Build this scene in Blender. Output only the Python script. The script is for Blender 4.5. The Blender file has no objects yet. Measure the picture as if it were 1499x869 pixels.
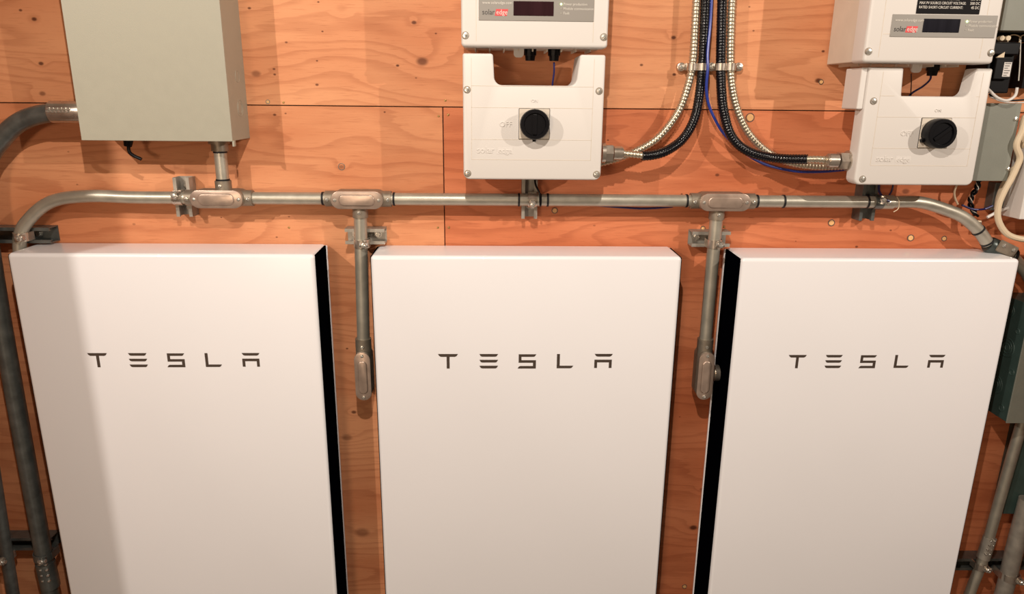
import bpy, bmesh, math, random
from mathutils import Vector, Matrix

# ------------------------------------------------------------------ camera, world, light
SC = bpy.context.scene
C = SC.collection
F_PX = 1045.1447
CAM = Vector((-0.0012, -1.8988, 1.7349))
RIGHT = Vector((0.9996, -0.0267, 0.0099)); FWD = Vector((0.0284, 0.9623, -0.2705)); UP = Vector((-0.0024, 0.2707, 0.9627))
cd = bpy.data.cameras.new('camera'); cam = bpy.data.objects.new('camera', cd); C.objects.link(cam)
cd.sensor_width = 36.0; cd.lens = F_PX / 1499 * 36.0; cd.clip_start = 0.05
m = Matrix.Identity(4)
for i in range(3):
    m[i][0] = RIGHT[i]; m[i][1] = UP[i]; m[i][2] = -FWD[i]; m[i][3] = CAM[i]
cam.matrix_world = m
SC.camera = cam

w = bpy.data.worlds.new('world'); SC.world = w; w.use_nodes = True
w.node_tree.nodes['Background'].inputs[0].default_value = (1.0, 0.70, 0.44, 1)
w.node_tree.nodes['Background'].inputs[1].default_value = 0.09

def lamp(name, loc, power, r=0.014, col=(1.0, 0.88, 0.76)):
    l = bpy.data.lights.new(name, 'POINT'); l.energy = power; l.shadow_soft_size = r; l.color = col
    o = bpy.data.objects.new(name, l); o.location = loc; C.objects.link(o); return o
lamp('ceiling_bulb_left', (-1.95, -2.20, 2.70), 100)
lamp('ceiling_bulb_middle', (-0.06, -1.70, 2.72), 70)
lamp('ceiling_bulb_right', (2.60, -2.20, 2.70), 125)
lamp('fill_light_behind', (-1.20, -4.20, 1.60), 82, r=.30, col=(1.0, .74, .52))  # soft warm fill added behind the camera to lift the lower battery fronts
SC.view_settings.view_transform = 'Standard'; SC.view_settings.look = 'None'
SC.view_settings.exposure = 0.54; SC.view_settings.gamma = 1.0; SC.view_settings.use_curve_mapping = False

# ------------------------------------------------------------------ helpers
def at(px, py, y=0.0):
    """photograph pixel -> the world point on the vertical plane at depth y (wall face is y = 0)"""
    d = RIGHT * ((px - 749.5) / F_PX) + FWD - UP * ((py - 434.5) / F_PX)
    return CAM + d * ((y - CAM.y) / d.y)

ROOT = {}
def obj(name, bm, mat, parent=None, smooth=False, label=None):
    base = ROOT.get(parent.name, Vector((0, 0, 0))) if parent else Vector((0, 0, 0))
    if base.length: bmesh.ops.translate(bm, verts=bm.verts, vec=-base)
    bmesh.ops.recalc_face_normals(bm, faces=bm.faces)
    me = bpy.data.meshes.new(name); bm.to_mesh(me); bm.free()
    me.materials.append(mat)
    if smooth:
        for p in me.polygons: p.use_smooth = True
        if smooth == 'edge': 
            me.set_sharp_from_angle(angle=math.radians(35))
    o = bpy.data.objects.new(name, me); C.objects.link(o)
    if parent: o.parent = parent; ROOT[o.name] = base
    if label: o['label'] = label
    return o
def tag(o, label, cat, group=None):
    o['label'] = label; o['category'] = cat
    if group: o['group'] = group
    return o
def thing(name, label, cat, loc, group=None):
    o = bpy.data.objects.new(name, None); o.empty_display_size = 0.02; C.objects.link(o)
    o.location = loc; ROOT[o.name] = Vector(loc); return tag(o, label, cat, group)
def solo(o_name, bm, mat, label, cat, group=None, smooth='edge'):
    return tag(obj(o_name, bm, mat, None, smooth), label, cat, group)

def bm_new(): return bmesh.new()
def box(bm, x0, x1, y0, y1, z0, z1, bev=0.0, seg=2):
    r = bmesh.ops.create_cube(bm, size=1)
    vs = r['verts']
    for v in vs:
        v.co = Vector(((x0 + x1) / 2 + v.co.x * (x1 - x0), (y0 + y1) / 2 + v.co.y * (y1 - y0), (z0 + z1) / 2 + v.co.z * (z1 - z0)))
    if bev > 0:
        es = set(e for v in vs for e in v.link_edges)
        bmesh.ops.bevel(bm, geom=list(es), offset=bev, segments=seg, affect='EDGES', profile=0.5)
    return bm
def boxb(*a, **k): return box(bm_new(), *a, **k)
def frame_of(d):
    d = d.normalized(); a = Vector((0, 0, 1)) if abs(d.z) < 0.9 else Vector((1, 0, 0))
    u = d.cross(a).normalized(); return u, d.cross(u).normalized()
def tube(bm, pts, rad, n=14, cap=True):
    """sweep; rad a number or a list"""
    N = len(pts); R = rad if isinstance(rad, (list, tuple)) else [rad] * N
    t0 = (pts[1] - pts[0]).normalized(); u, v = frame_of(t0); rings = []
    pt = t0
    for i, p in enumerate(pts):
        t = ((pts[min(i + 1, N - 1)] - pts[max(i - 1, 0)])).normalized() if N > 2 else t0
        q = pt.rotation_difference(t); u = q @ u; u = (u - t * u.dot(t)).normalized(); v = t.cross(u); pt = t
        rings.append([bm.verts.new(p + (u * math.cos(2 * math.pi * k / n) + v * math.sin(2 * math.pi * k / n)) * R[i]) for k in range(n)])
    for a, b in zip(rings[:-1], rings[1:]):
        for k in range(n):
            bm.faces.new((a[k], a[(k + 1) % n], b[(k + 1) % n], b[k]))
    if cap: bm.faces.new(rings[0][::-1]); bm.faces.new(rings[-1])
    return bm
def tb(pts, rad, n=14): return tube(bm_new(), pts, rad, n)
def spline(P, step=0.01):
    """Catmull-Rom through P, resampled evenly"""
    out = []
    Q = [P[0] * 2 - P[1]] + list(P) + [P[-1] * 2 - P[-2]]
    for i in range(1, len(Q) - 2):
        a, b, c, d = Q[i - 1:i + 3]
        for k in range(24):
            t = k / 24
            out.append(0.5 * ((2 * b) + (c - a) * t + (2 * a - 5 * b + 4 * c - d) * t * t + (3 * b - a - 3 * c + d) * t ** 3))
    out.append(P[-1].copy())
    L = [0]
    for a, b in zip(out[:-1], out[1:]): L.append(L[-1] + (b - a).length)
    n = max(2, int(L[-1] / step)); res = []; j = 0
    for k in range(n + 1):
        s = L[-1] * k / n
        while j < len(L) - 2 and L[j + 1] < s: j += 1
        f = (s - L[j]) / max(1e-9, L[j + 1] - L[j]); res.append(out[j].lerp(out[j + 1], min(1, f)))
    return res
def pix(*a, y=0.0):
    """pixel path -> world path; entries (px,py) or (px,py,y)"""
    return [at(p[0], p[1], p[2] if len(p) > 2 else y) for p in a]
def poly(bm, pts, y0, y1, bev=0.0, seg=2):
    """extrude an xz outline from front y0 (nearer the viewer, smaller) back to y1"""
    f = [bm.verts.new((x, y0, z)) for x, z in pts]; b = [bm.verts.new((x, y1, z)) for x, z in pts]; n = len(pts)
    ff = bm.faces.new(f); bm.faces.new(b[::-1])
    for k in range(n): bm.faces.new((f[k], b[k], b[(k + 1) % n], f[(k + 1) % n]))
    bm.normal_update()
    if bev > 0: bmesh.ops.bevel(bm, geom=list(ff.edges), offset=bev, segments=seg, affect='EDGES', profile=0.5)
    bm.normal_update()
    return bm
def rounded(P, n=8):
    """[(x,z,r)] -> rounded outline"""
    out = []
    N = len(P)
    for i in range(N):
        p = Vector(P[i][:2]); r = P[i][2]
        if r <= 0: out.append(tuple(p)); continue
        a = (Vector(P[i - 1][:2]) - p).normalized(); b = (Vector(P[(i + 1) % N][:2]) - p).normalized()
        ang = a.angle(b); d = r / math.tan(ang / 2)
        s = p + a * d; e = p + b * d; c = p + (a + b).normalized() * (r / math.sin(ang / 2))
        va, vb = s - c, e - c
        for k in range(n + 1):
            t = k / n; v = (va * (1 - t) + vb * t)
            v = v.normalized() * r; out.append(tuple(c + v))
    return out
def rrect(x0, x1, z0, z1, r, n=5): return rounded([(x0, z0, r), (x1, z0, r), (x1, z1, r), (x0, z1, r)], n)
def disc(bm, c, r, y0, y1, n=16, bev=0.0, r2=None):
    a = [(c[0] + r * math.cos(2 * math.pi * k / n), c[2] + r * math.sin(2 * math.pi * k / n)) for k in range(n)]
    return poly(bm, a, y0, y1, bev)
def screw_head(name, c, y, r, mat, parent, h=0.002):
    """round head facing the viewer with a cross recess"""
    if r > .0037: r *= 1.25
    bm = bm_new(); n = 12
    rim = [bm.verts.new((c[0] + r * math.cos(2 * math.pi * k / n), y, c[2] + r * math.sin(2 * math.pi * k / n))) for k in range(n)]
    mid = [bm.verts.new((c[0] + .8 * r * math.cos(2 * math.pi * k / n), y - h * .8, c[2] + .8 * r * math.sin(2 * math.pi * k / n))) for k in range(n)]
    inn = [bm.verts.new((c[0] + (.42 if k % 3 == 0 else .2) * r * math.cos(2 * math.pi * k / n), y - h, c[2] + (.42 if k % 3 == 0 else .2) * r * math.sin(2 * math.pi * k / n))) for k in range(n)]
    ctr = bm.verts.new((c[0], y - h * .3, c[2]))
    for k in range(n):
        j = (k + 1) % n
        bm.faces.new((rim[k], rim[j], mid[j], mid[k])); bm.faces.new((mid[k], mid[j], inn[j], inn[k])); bm.faces.new((inn[k], inn[j], ctr))
    return obj(name, bm, mat, parent)
def text(name, s, p, size, mat, parent, align='LEFT', th=0.0003, sx=1.0, label=None):
    cu = bpy.data.curves.new(name, 'FONT'); cu.body = s; cu.size = size; cu.extrude = th; cu.align_x = align; cu.align_y = 'CENTER'
    cu.resolution_u = 2
    t = bpy.data.objects.new('tmp_text', cu); C.objects.link(t)
    dg = bpy.context.evaluated_depsgraph_get(); me = bpy.data.meshes.new_from_object(t.evaluated_get(dg))
    bpy.data.objects.remove(t); bpy.data.curves.remove(cu)
    bm = bm_new(); bm.from_mesh(me); bpy.data.meshes.remove(me)
    for v in bm.verts: v.co = Vector((p[0] + v.co.x * sx, p[1] - v.co.z, p[2] + v.co.y))
    return obj(name, bm, mat, parent, label=label)

# ------------------------------------------------------------------ materials
def srgb(r, g, b):
    f = lambda c: (c / 255 / 12.92) if c / 255 <= 0.04045 else ((c / 255 + 0.055) / 1.055) ** 2.4
    return (f(r), f(g), f(b), 1)
def mat(name, col, rough=0.5, metal=0.0, bump=0.0, bscale=200, var=0.0, vscale=6, spec=0.5, coat=0.0, emit=None, estr=1.0, stretch=None):
    m = bpy.data.materials.new(name); m.use_nodes = True; nt = m.node_tree; N = nt.nodes; L = nt.links
    b = N['Principled BSDF']; b.inputs['Base Color'].default_value = col; b.inputs['Roughness'].default_value = rough
    b.inputs['Metallic'].default_value = metal; b.inputs['Specular IOR Level'].default_value = spec; b.inputs['Coat Weight'].default_value = coat
    if emit: b.inputs['Emission Color'].default_value = emit; b.inputs['Emission Strength'].default_value = estr
    tc = N.new('ShaderNodeNewGeometry'); vec = tc.outputs['Position']
    if stretch:
        mp = N.new('ShaderNodeMapping'); mp.inputs['Scale'].default_value = stretch; L.new(vec, mp.inputs['Vector']); vec = mp.outputs['Vector']
    if var > 0:
        n = N.new('ShaderNodeTexNoise'); n.inputs['Scale'].default_value = vscale; n.inputs['Detail'].default_value = 4; L.new(vec, n.inputs['Vector'])
        r = N.new('ShaderNodeMapRange'); r.inputs['From Min'].default_value = .3; r.inputs['From Max'].default_value = .7
        r.inputs['To Min'].default_value = 1 - var; r.inputs['To Max'].default_value = 1 + var * .6; L.new(n.outputs['Fac'], r.inputs['Value'])
        v = N.new('ShaderNodeVectorMath'); v.operation = 'SCALE'; v.inputs[0].default_value = col[:3]; L.new(r.outputs[0], v.inputs['Scale'])
        L.new(v.outputs[0], b.inputs['Base Color'])
        rr = N.new('ShaderNodeMapRange'); rr.inputs['To Min'].default_value = rough * .85; rr.inputs['To Max'].default_value = min(1, rough * 1.2)
        L.new(n.outputs['Fac'], rr.inputs['Value']); L.new(rr.outputs[0], b.inputs['Roughness'])
    if bump > 0:
        n2 = N.new('ShaderNodeTexNoise'); n2.inputs['Scale'].default_value = bscale; n2.inputs['Detail'].default_value = 3; L.new(vec, n2.inputs['Vector'])
        bp = N.new('ShaderNodeBump'); bp.inputs['Strength'].default_value = bump; bp.inputs['Distance'].default_value = .001
        L.new(n2.outputs['Fac'], bp.inputs['Height']); L.new(bp.outputs[0], b.inputs['Normal'])
    return m

M_WHITE = mat('white_gloss_paint', srgb(240, 240, 244), .24, var=.012, vscale=3, coat=.3)
M_BLACKSIDE = mat('black_side_metal', srgb(3, 3, 7), .8, spec=.0)
M_LETTER = mat('brown_grey_lettering', srgb(92, 80, 72), .4, .5)
M_INV = mat('white_inverter_paint', srgb(214, 210, 206), .45, bump=.05, bscale=900)
M_INVSIDE = mat('cast_beige_housing', srgb(208, 198, 184), .5, bump=.08, bscale=400, var=.05, vscale=20)
M_GREYBOX = mat('grey_green_enclosure_paint', srgb(160, 158, 143), .5, bump=.25, bscale=500, var=.03, vscale=40)
M_GREYBOX2 = mat('cool_grey_paint', srgb(128, 131, 122), .5, bump=.2, bscale=500, var=.04, vscale=30)
M_TEAL = mat('dark_teal_grey_paint', srgb(58, 76, 72), .38, bump=.1, var=.15, vscale=25)
M_GALV = mat('galvanised_conduit', srgb(182, 178, 165), .40, .62, var=.13, vscale=30, stretch=(1, 1, 1), bump=.1, bscale=300)
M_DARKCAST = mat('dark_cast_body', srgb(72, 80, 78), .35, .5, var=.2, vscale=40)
M_GALVD = mat('dull_galvanised_steel', srgb(168, 163, 154), .4, .45, var=.2, vscale=40)
M_CAST = mat('cast_aluminium_body', srgb(150, 140, 126), .5, .7, var=.15, vscale=60, bump=.2, bscale=600)
M_COVER = mat('stamped_cover_plate', srgb(186, 166, 152), .34, .65, var=.18, vscale=35, bump=.15, bscale=120)
M_ZINC = mat('bright_zinc_screw', srgb(214, 212, 205), .25, .8)
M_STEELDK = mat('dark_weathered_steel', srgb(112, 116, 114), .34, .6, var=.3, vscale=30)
M_CHROME = mat('bright_zinc_fitting', srgb(200, 190, 178), .28, .85, var=.12, vscale=60)
M_FLEX = mat('bare_flexible_steel', srgb(196, 186, 166), .3, .8, var=.08, vscale=60)
M_BLACK = mat('black_plastic', srgb(9, 9, 13), .35, spec=.2)
M_RUBBER = mat('black_pvc_jacket', srgb(9, 10, 17), .18)
M_RING = mat('black_ink_band', srgb(8, 8, 14), .6)
M_BLUE = mat('blue_wire_jacket', srgb(42, 62, 150), .35)
M_NAVY = mat('dark_blue_wire_jacket', srgb(26, 30, 90), .35)
M_CREAM = mat('cream_cable_jacket', srgb(214, 196, 168), .45)
M_PLATE = mat('grey_label_plate', srgb(138, 134, 128), .4)
M_SCREEN = mat('dark_red_display', srgb(44, 20, 26), .15, var=.25, vscale=60, stretch=(1, 1, .05))
M_SCREENB = mat('dark_blue_display', srgb(14, 14, 26), .15, var=.25, vscale=60, stretch=(1, 1, .05))
M_RED = mat('red_logo_ink', srgb(214, 62, 66), .5)
M_PALETXT = mat('pale_label_ink', srgb(206, 202, 194), .5)
M_DKTXT = mat('dark_label_ink', srgb(56, 52, 52), .5)
M_BLKLABEL = mat('black_label', srgb(22, 20, 22), .6, spec=.1)
M_LED = mat('green_led', srgb(190, 255, 120), .3, emit=(.6, 1, .3, 1), estr=3)
M_LEDOFF = mat('unlit_led', srgb(160, 158, 148), .3)
M_SCREWBRASS = mat('brass_wood_screw', srgb(170, 140, 90), .35, .8)
M_PLUG = mat('pale_wood_plug', srgb(226, 178, 120), .6, var=.1, vscale=60)
M_CONCRETE = mat('grey_concrete', srgb(92, 87, 82), .85, bump=.4, bscale=60, var=.15, vscale=4)
M_BLOCKER = mat('blocker_bare_wood', srgb(150, 104, 70), .7, var=.15, vscale=8)  # wood tone of the added out-of-view shade panels

def plywood(name, seed, c_light, c_mid, c_dark, knots=(), warp=(1.1, 4.6), amp=13.0):
    m = bpy.data.materials.new(name); m.use_nodes = True; nt = m.node_tree; N = nt.nodes; L = nt.links
    b = N['Principled BSDF']; b.inputs['Roughness'].default_value = .62; b.inputs['Specular IOR Level'].default_value = .25
    g = N.new('ShaderNodeNewGeometry'); pos = g.outputs['Position']
    def math_(op, a, c=None, d=None):
        n = N.new('ShaderNodeMath'); n.operation = op
        for i, v in enumerate((a, c, d)):
            if v is None: continue
            if isinstance(v, (int, float)): n.inputs[i].default_value = v
            else: L.new(v, n.inputs[i])
        return n.outputs[0]
    def mapped(scale, off=(0, 0, 0)):
        mp = N.new('ShaderNodeMapping'); mp.inputs['Scale'].default_value = scale; mp.inputs['Location'].default_value = off
        L.new(pos, mp.inputs['Vector']); return mp.outputs[0]
    def noise(vec, s, det=2, rough=.5, dist=0):
        n = N.new('ShaderNodeTexNoise'); n.inputs['Scale'].default_value = s; n.inputs['Detail'].default_value = det
        n.inputs['Roughness'].default_value = rough; n.inputs['Distortion'].default_value = dist; L.new(vec, n.inputs['Vector']); return n.outputs['Fac']
    # knot field: bulges the growth rings and darkens the eye
    eye = None; bulge = None; ringd = None
    for kx, kz, kr, ks in knots:
        vm = N.new('ShaderNodeVectorMath'); vm.operation = 'SUBTRACT'; L.new(pos, vm.inputs[0]); vm.inputs[1].default_value = (kx, 0, kz)
        vs = N.new('ShaderNodeVectorMath'); vs.operation = 'MULTIPLY'; L.new(vm.outputs[0], vs.inputs[0]); vs.inputs[1].default_value = (1, 0, 1.45)
        ln = N.new('ShaderNodeVectorMath'); ln.operation = 'LENGTH'; L.new(vs.outputs[0], ln.inputs[0]); d = ln.outputs['Value']
        mr = N.new('ShaderNodeMapRange'); mr.interpolation_type = 'SMOOTHSTEP'; mr.inputs['From Min'].default_value = kr * .35; mr.inputs['From Max'].default_value = kr
        mr.inputs['To Min'].default_value = ks; mr.inputs['To Max'].default_value = 0; L.new(d, mr.inputs['Value'])
        eye = mr.outputs[0] if eye is None else math_('MAXIMUM', eye, mr.outputs[0])
        if kr > .0085:
            mb = N.new('ShaderNodeMapRange'); mb.interpolation_type = 'SMOOTHSTEP'; mb.inputs['From Min'].default_value = 0; mb.inputs['From Max'].default_value = kr * 4
            mb.inputs['To Min'].default_value = .8; mb.inputs['To Max'].default_value = 0; L.new(d, mb.inputs['Value'])
            bulge = mb.outputs[0] if bulge is None else math_('ADD', bulge, mb.outputs[0])
    n1 = noise(mapped((warp[0], 1, warp[1]), (seed, 0, seed * 1.7)), 1.0, 2, .45, .3)
    sep = N.new('ShaderNodeSeparateXYZ'); L.new(pos, sep.inputs[0])
    h = math_('MULTIPLY', n1, amp)
    h = math_('ADD', h, math_('MULTIPLY', sep.outputs[2], 24.0))
    h = math_('ADD', h, math_('MULTIPLY', noise(mapped((6, 1, 60), (seed, 0, 0)), 1.0, 3), .7))
    if bulge is not None: h = math_('ADD', h, math_('MULTIPLY', bulge, .9))
    ph = math_('FRACT', h)
    ring = N.new('ShaderNodeMapRange'); ring.interpolation_type = 'SMOOTHERSTEP'; ring.inputs['From Min'].default_value = .45; ring.inputs['From Max'].default_value = .93; L.new(ph, ring.inputs['Value'])
    fall = N.new('ShaderNodeMapRange'); fall.inputs['From Min'].default_value = .93; fall.inputs['From Max'].default_value = 1.0; fall.inputs['To Min'].default_value = 1; fall.inputs['To Max'].default_value = 0; L.new(ph, fall.inputs['Value'])
    line = math_('MULTIPLY', ring.outputs[0], fall.outputs[0])
    fine = noise(mapped((16, 1, 300), (seed, 0, 3)), 1.0, 3, .6)
    blotch = noise(mapped((1.6, 1, 5), (seed * 2, 0, 1)), 1.0, 3, .55)
    soft = N.new('ShaderNodeMapRange'); soft.inputs['From Min'].default_value = .36; soft.inputs['From Max'].default_value = .66; L.new(blotch, soft.inputs['Value'])
    mixa = N.new('ShaderNodeMix'); mixa.data_type = 'RGBA'; mixa.inputs[6].default_value = c_light; mixa.inputs[7].default_value = c_mid; L.new(soft.outputs[0], mixa.inputs[0])
    mixb = N.new('ShaderNodeMix'); mixb.data_type = 'RGBA'; L.new(mixa.outputs[2], mixb.inputs[6]); mixb.inputs[7].default_value = c_dark
    L.new(math_('MULTIPLY', line, math_('ADD', math_('MULTIPLY', blotch, .42), .06)), mixb.inputs[0])
    mixc = N.new('ShaderNodeMix'); mixc.data_type = 'RGBA'; L.new(mixb.outputs[2], mixc.inputs[6]); mixc.inputs[7].default_value = c_dark
    fr = N.new('ShaderNodeMapRange'); fr.inputs['From Min'].default_value = .55; fr.inputs['From Max'].default_value = .8; fr.inputs['To Max'].default_value = .5; L.new(fine, fr.inputs['Value'])
    L.new(fr.outputs[0], mixc.inputs[0]); last = mixc.outputs[2]
    if eye is not None:
        mk = N.new('ShaderNodeMix'); mk.data_type = 'RGBA'; L.new(last, mk.inputs[6]); mk.inputs[7].default_value = srgb(78, 34, 18)
        L.new(eye, mk.inputs[0]); last = mk.outputs[2]
    L.new(last, b.inputs['Base Color'])
    bp = N.new('ShaderNodeBump'); bp.inputs['Strength'].default_value = .25; bp.inputs['Distance'].default_value = .0015
    L.new(math_('ADD', fine, math_('MULTIPLY', line, .5)), bp.inputs['Height']); L.new(bp.outputs[0], b.inputs['Normal'])
    return m

# ------------------------------------------------------------------ setting
def K(lst):
    out = []
    for px, py, r, s in lst:
        p = at(px, py); out.append((p.x, p.z, r, s))
    return out
K_TOP = K([(30, 15, .006, .8), (50, 28, .009, .9), (60, 93, .009, .85), (62, 137, .011, .6), (365, 12, .006, .8), (375, 108, .016, .55), (401, 101, .005, .8), (402, 109, .005, .8),
           (466, 3, .004, .8), (472, 46, .004, .8), (419, 62, .005, .7), (464, 89, .004, .8), (464, 124, .006, .8), (606, 33, .009, .85), (638, 49, .004, .8),
           (582, 96, .006, .9), (618, 90, .02, .75), (609, 114, .004, .6), (986, 55, .009, .9), (939, 95, .006, .8), (987, 109, .007, .9), (1103, 45, .004, .7), (1198, 118, .012, .9),
           (1205, 75, .006, .9), (1097, 10, .004, .6), (770, 20, .01, .6), (500, 15, .01, .0)])
K_LOW = K([(563, 164, .004, .8), (402, 168, .006, .8), (418, 166, .004, .7), (500, 244, .010, .55), (423, 317, .004, .6), (405, 347, .004, .7), (100, 222, .004, .4), (113, 270, .004, .5), (324, 318, .004, .7),
           (196, 328, .006, .4), (508, 510, .005, .8), (518, 603, .010, .8), (508, 640, .02, .45), (530, 779, .03, .5)])
K_LOR = K([(890, 205, .004, .8), (1050, 256, .008, .75), (998, 284, .004, .8), (1150, 278, .014, .3), (995, 610, .004, .5), (960, 520, .004, .6), (1015, 772, .016, .9), (1028, 716, .010, .6),
           (1326, 280, .014, .6), (1304, 337, .005, .7), (1165, 353, .003, .7), (1254, 361, .006, .8), (870, 330, .005, .4), (1333, 348, .014, .7)])
W_TOP = plywood('plywood_upper', 1.3, srgb(218, 154, 112), srgb(200, 130, 90), srgb(150, 82, 48), K_TOP)
W_LOL = plywood('plywood_lower_left', 7.1, srgb(218, 153, 111), srgb(198, 126, 86), srgb(150, 80, 48), K_LOW)
W_LOR = plywood('plywood_lower_right', 4.4, srgb(212, 132, 92), srgb(188, 106, 68), srgb(140, 66, 38), K_LOR, amp=11)

wall = bpy.data.objects.new('wall_back', None); C.objects.link(wall); wall['kind'] = 'structure'; ROOT[wall.name] = Vector((0, 0, 0))
SEAM = 1.7065; VS = -0.128
obj('plywood_panel', boxb(-2.30, 3.2, 0, .018, SEAM + .0012, 2.92, bev=.0008, seg=1), W_TOP, wall, label='upper plywood sheet, pale with knots and plugged fixing holes')
obj('plywood_panel', boxb(-2.30, VS - .0012, 0, .018, .0, SEAM - .0012, bev=.0008, seg=1), W_LOL, wall, label='lower left plywood sheet behind left conduits and batteries')
obj('plywood_panel', boxb(VS + .0012, 3.2, .0006, .018, .0, SEAM - .0012, bev=.0008, seg=1), W_LOR, wall, label='lower right plywood sheet of redder tone')
obj('backing', boxb(-2.3, 3.2, .0185, .04, 0, 2.92), M_RING, wall)
# nail / screw heads in the ply
for px, py in [(423, 333), (392, 149), (641, 333), (657, 333), (652, 147), (642, 170), (656, 168), (415, 150), (1060, 332)]:
    screw_head('screw', at(px, py), 0.0004, .0035, M_SCREWBRASS, wall, h=.0012)
for px, py, r in [(1098, 172, .0115), (812, 308, .008), (1217, 326, .009), (1333, 348, .009), (1382, 349, .007), (1202, 120, .006), (500, 244, .009), (392, 149, .005), (1002, 858, .007), (1029, 334, .006)]:
    p = at(px, py); obj('wood_plug', disc(bm_new(), p, r * .78, -.0015, .006, 14, .0006), M_PLUG if px != 500 else W_LOL, wall)
    bm = bm_new(); 
    ring = [Vector((p.x + r * .95 * math.cos(a * math.pi / 8), -.0002, p.z + r * .95 * math.sin(a * math.pi / 8))) for a in range(17)]
    tube(bm, ring, .0009, 5, False); obj('plug_rim', bm, M_STEELDK, wall)
fl = obj('floor', boxb(-3.5, 3.8, -4.5, 0.04, -.1, 0), M_CONCRETE); fl['kind'] = 'structure'
bm = boxb(-2.30, -1.315, -.70, -.60, 0, 2.92); box(bm, -2.30, -1.53, -1.25, -1.15, 0, 2.92); box(bm, -1.70, -1.56, -.5999, -.001, 0, 2.0)  # unseen panels added to block light and shade the left battery's left side
wl = obj('shade_blocker_left', bm, M_BLOCKER); wl['kind'] = 'structure'
wr = obj('shade_blocker_right', boxb(1.70, 3.2, -.70, -.60, 0, 1.70), M_BLOCKER); wr['kind'] = 'structure'  # unseen panel added to keep the right bulb off the lower right edge

# ------------------------------------------------------------------ battery units
T_PTS = {  # letter polygons, in letter space (x from 118 to 1388, z down from 140 to 250)
    'T': [[(118, 140), (262, 140), (252, 156), (240, 161), (201, 161), (201, 250), (180, 250), (180, 161), (138, 161), (127, 154)]],
    'E': [[(418, 140), (553, 140), (543, 156), (534, 160), (438, 160), (427, 156)], [(418, 184), (553, 184), (543, 200), (534, 204), (438, 204), (427, 200)], [(418, 229), (553, 229), (543, 245), (534, 249), (438, 249), (427, 245)]],
    'S': [[(703, 142), (831, 142), (820, 158), (812, 161), (723, 161), (723, 187), (829, 187), (829, 250), (696, 250), (706, 235), (716, 231), (808, 231), (808, 206), (703, 206)]],
    'L': [[(982, 140), (1003, 140), (1003, 229), (1102, 229), (1092, 244), (1082, 248), (982, 248)]],
    'A': [[(1257, 139), (1389, 139), (1378, 155), (1368, 159), (1279, 159), (1268, 155)], [(1257, 183), (1384, 183), (1384, 246), (1364, 246), (1364, 203), (1277, 203), (1277, 246), (1257, 246)]]}
YF = -.1423
def battery(x0, x1, zt, label):
    zb = .2; t = thing('wall_battery', label, 'battery', ((x0 + x1) / 2, 0, zb), 'white wall batteries in a row')
    bm = bm_new(); 
    poly(bm, rounded([(x0, zb, .010), (x1, zb, .010), (x1, zt, .010), (x0, zt, .010)], 5), YF, -.014, bev=.009, seg=4)
    obj('cover', bm, M_WHITE, t, 'edge')
    for s, X in ((-1, x0), (1, x1)):
        # black side recess panel, follows the side outline
        bm = bm_new(); pts = [(YF + .010, zb + .012), (-.018, zb + .006), (-.018, zt - .0025), (YF + .010, zt - .004), (YF + .0065, zt - .010), (YF + .0065, zb + .016)]
        a = [bm.verts.new((X - s * .004, y, z)) for y, z in pts]; b = [bm.verts.new((X + s * .0012, y, z)) for y, z in pts]
        bm.faces.new(a); bm.faces.new(b[::-1])
        for k in range(6): bm.faces.new((a[k], b[k], b[(k + 1) % 6], a[(k + 1) % 6]))
        obj('side_panel', bm, M_BLACKSIDE, t, label='black side panel')
    obj('back_plate', boxb(x0 - .003, x1 + .003, -.0145, -.006, zb, zt - .004, bev=.0015, seg=1), M_WHITE, t)
    obj('wall_bracket', boxb(x0 + .1, x1 - .1, -.0062, .0005, zt - .3, zt - .2), M_STEELDK, t)
    W = x1 - x0; sc = .5815 * W / 1270.; cx = (x0 + x1) / 2; ztop = 1.0865 + (zt - 1.3476)
    for ch, polys in T_PTS.items():
        bm = bm_new()
        for P in polys: poly(bm, [(cx + (x - 753) * sc, ztop - (z - 140) * sc * 1.02) for x, z in P], YF - .0007, YF + .0005)
        bmesh.ops.triangulate(bm, faces=[f for f in bm.faces if len(f.verts) > 4])
        obj('letter_' + ch.lower(), bm, M_LETTER, t, label='brown grey letter ' + ch)
    return t
battery(-1.1983, -.4445, 1.3500, 'white battery cabinet hung left, below the large grey enclosure, its left side in shade')
battery(-.3056, .4811, 1.3476, 'middle white battery cabinet, between the two vertical conduit drops')
battery(.6333, 1.3577, 1.3450, 'right white battery cabinet, below the right inverter, black left side showing')
solo('cable_lead', tb(spline(pix((486, 516, -.005), (480, 526, -.02), (474, 538, -.05), (469, 550, -.08)), .01), .004, 8), M_CREAM,
     'short white lead from the right side of the left battery to the wall', 'cable')

# ------------------------------------------------------------------ large grey enclosure
gx0, gx1, gz0, gz1 = -.980, -.6235, 1.6235, 2.22; gd = -.13
ge = thing('enclosure', 'large grey-green steel enclosure on the plywood, top left', 'box', ((gx0 + gx1) / 2, 0, gz0))
obj('body', boxb(gx0 + .001, gx1 - .001, gd + .004, 0, gz0 + .001, gz1, bev=.001), M_GREYBOX, ge)
obj('cover', boxb(gx0, gx1, gd - .002, gd + .003, gz0, gz1, bev=.0012), M_GREYBOX, ge)
for r_, zc in ((.020, 1.700), (.013, 1.700), (.014, 1.775)):
    bm = bm_new(); tube(bm, [Vector((gx1 - .0009, -.055 + r_ * math.cos(a * math.pi / 12), zc + r_ * math.sin(a * math.pi / 12))) for a in range(25)], .0006, 5, False)
    obj('knockout', bm, M_GREYBOX, ge)
p = at(342, 208, gd)
obj('hasp', boxb(p.x - .004, p.x + .001, gd, gd + .012, gz0 - .012, gz0 + .002, bev=.001), M_GREYBOX, ge)
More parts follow.
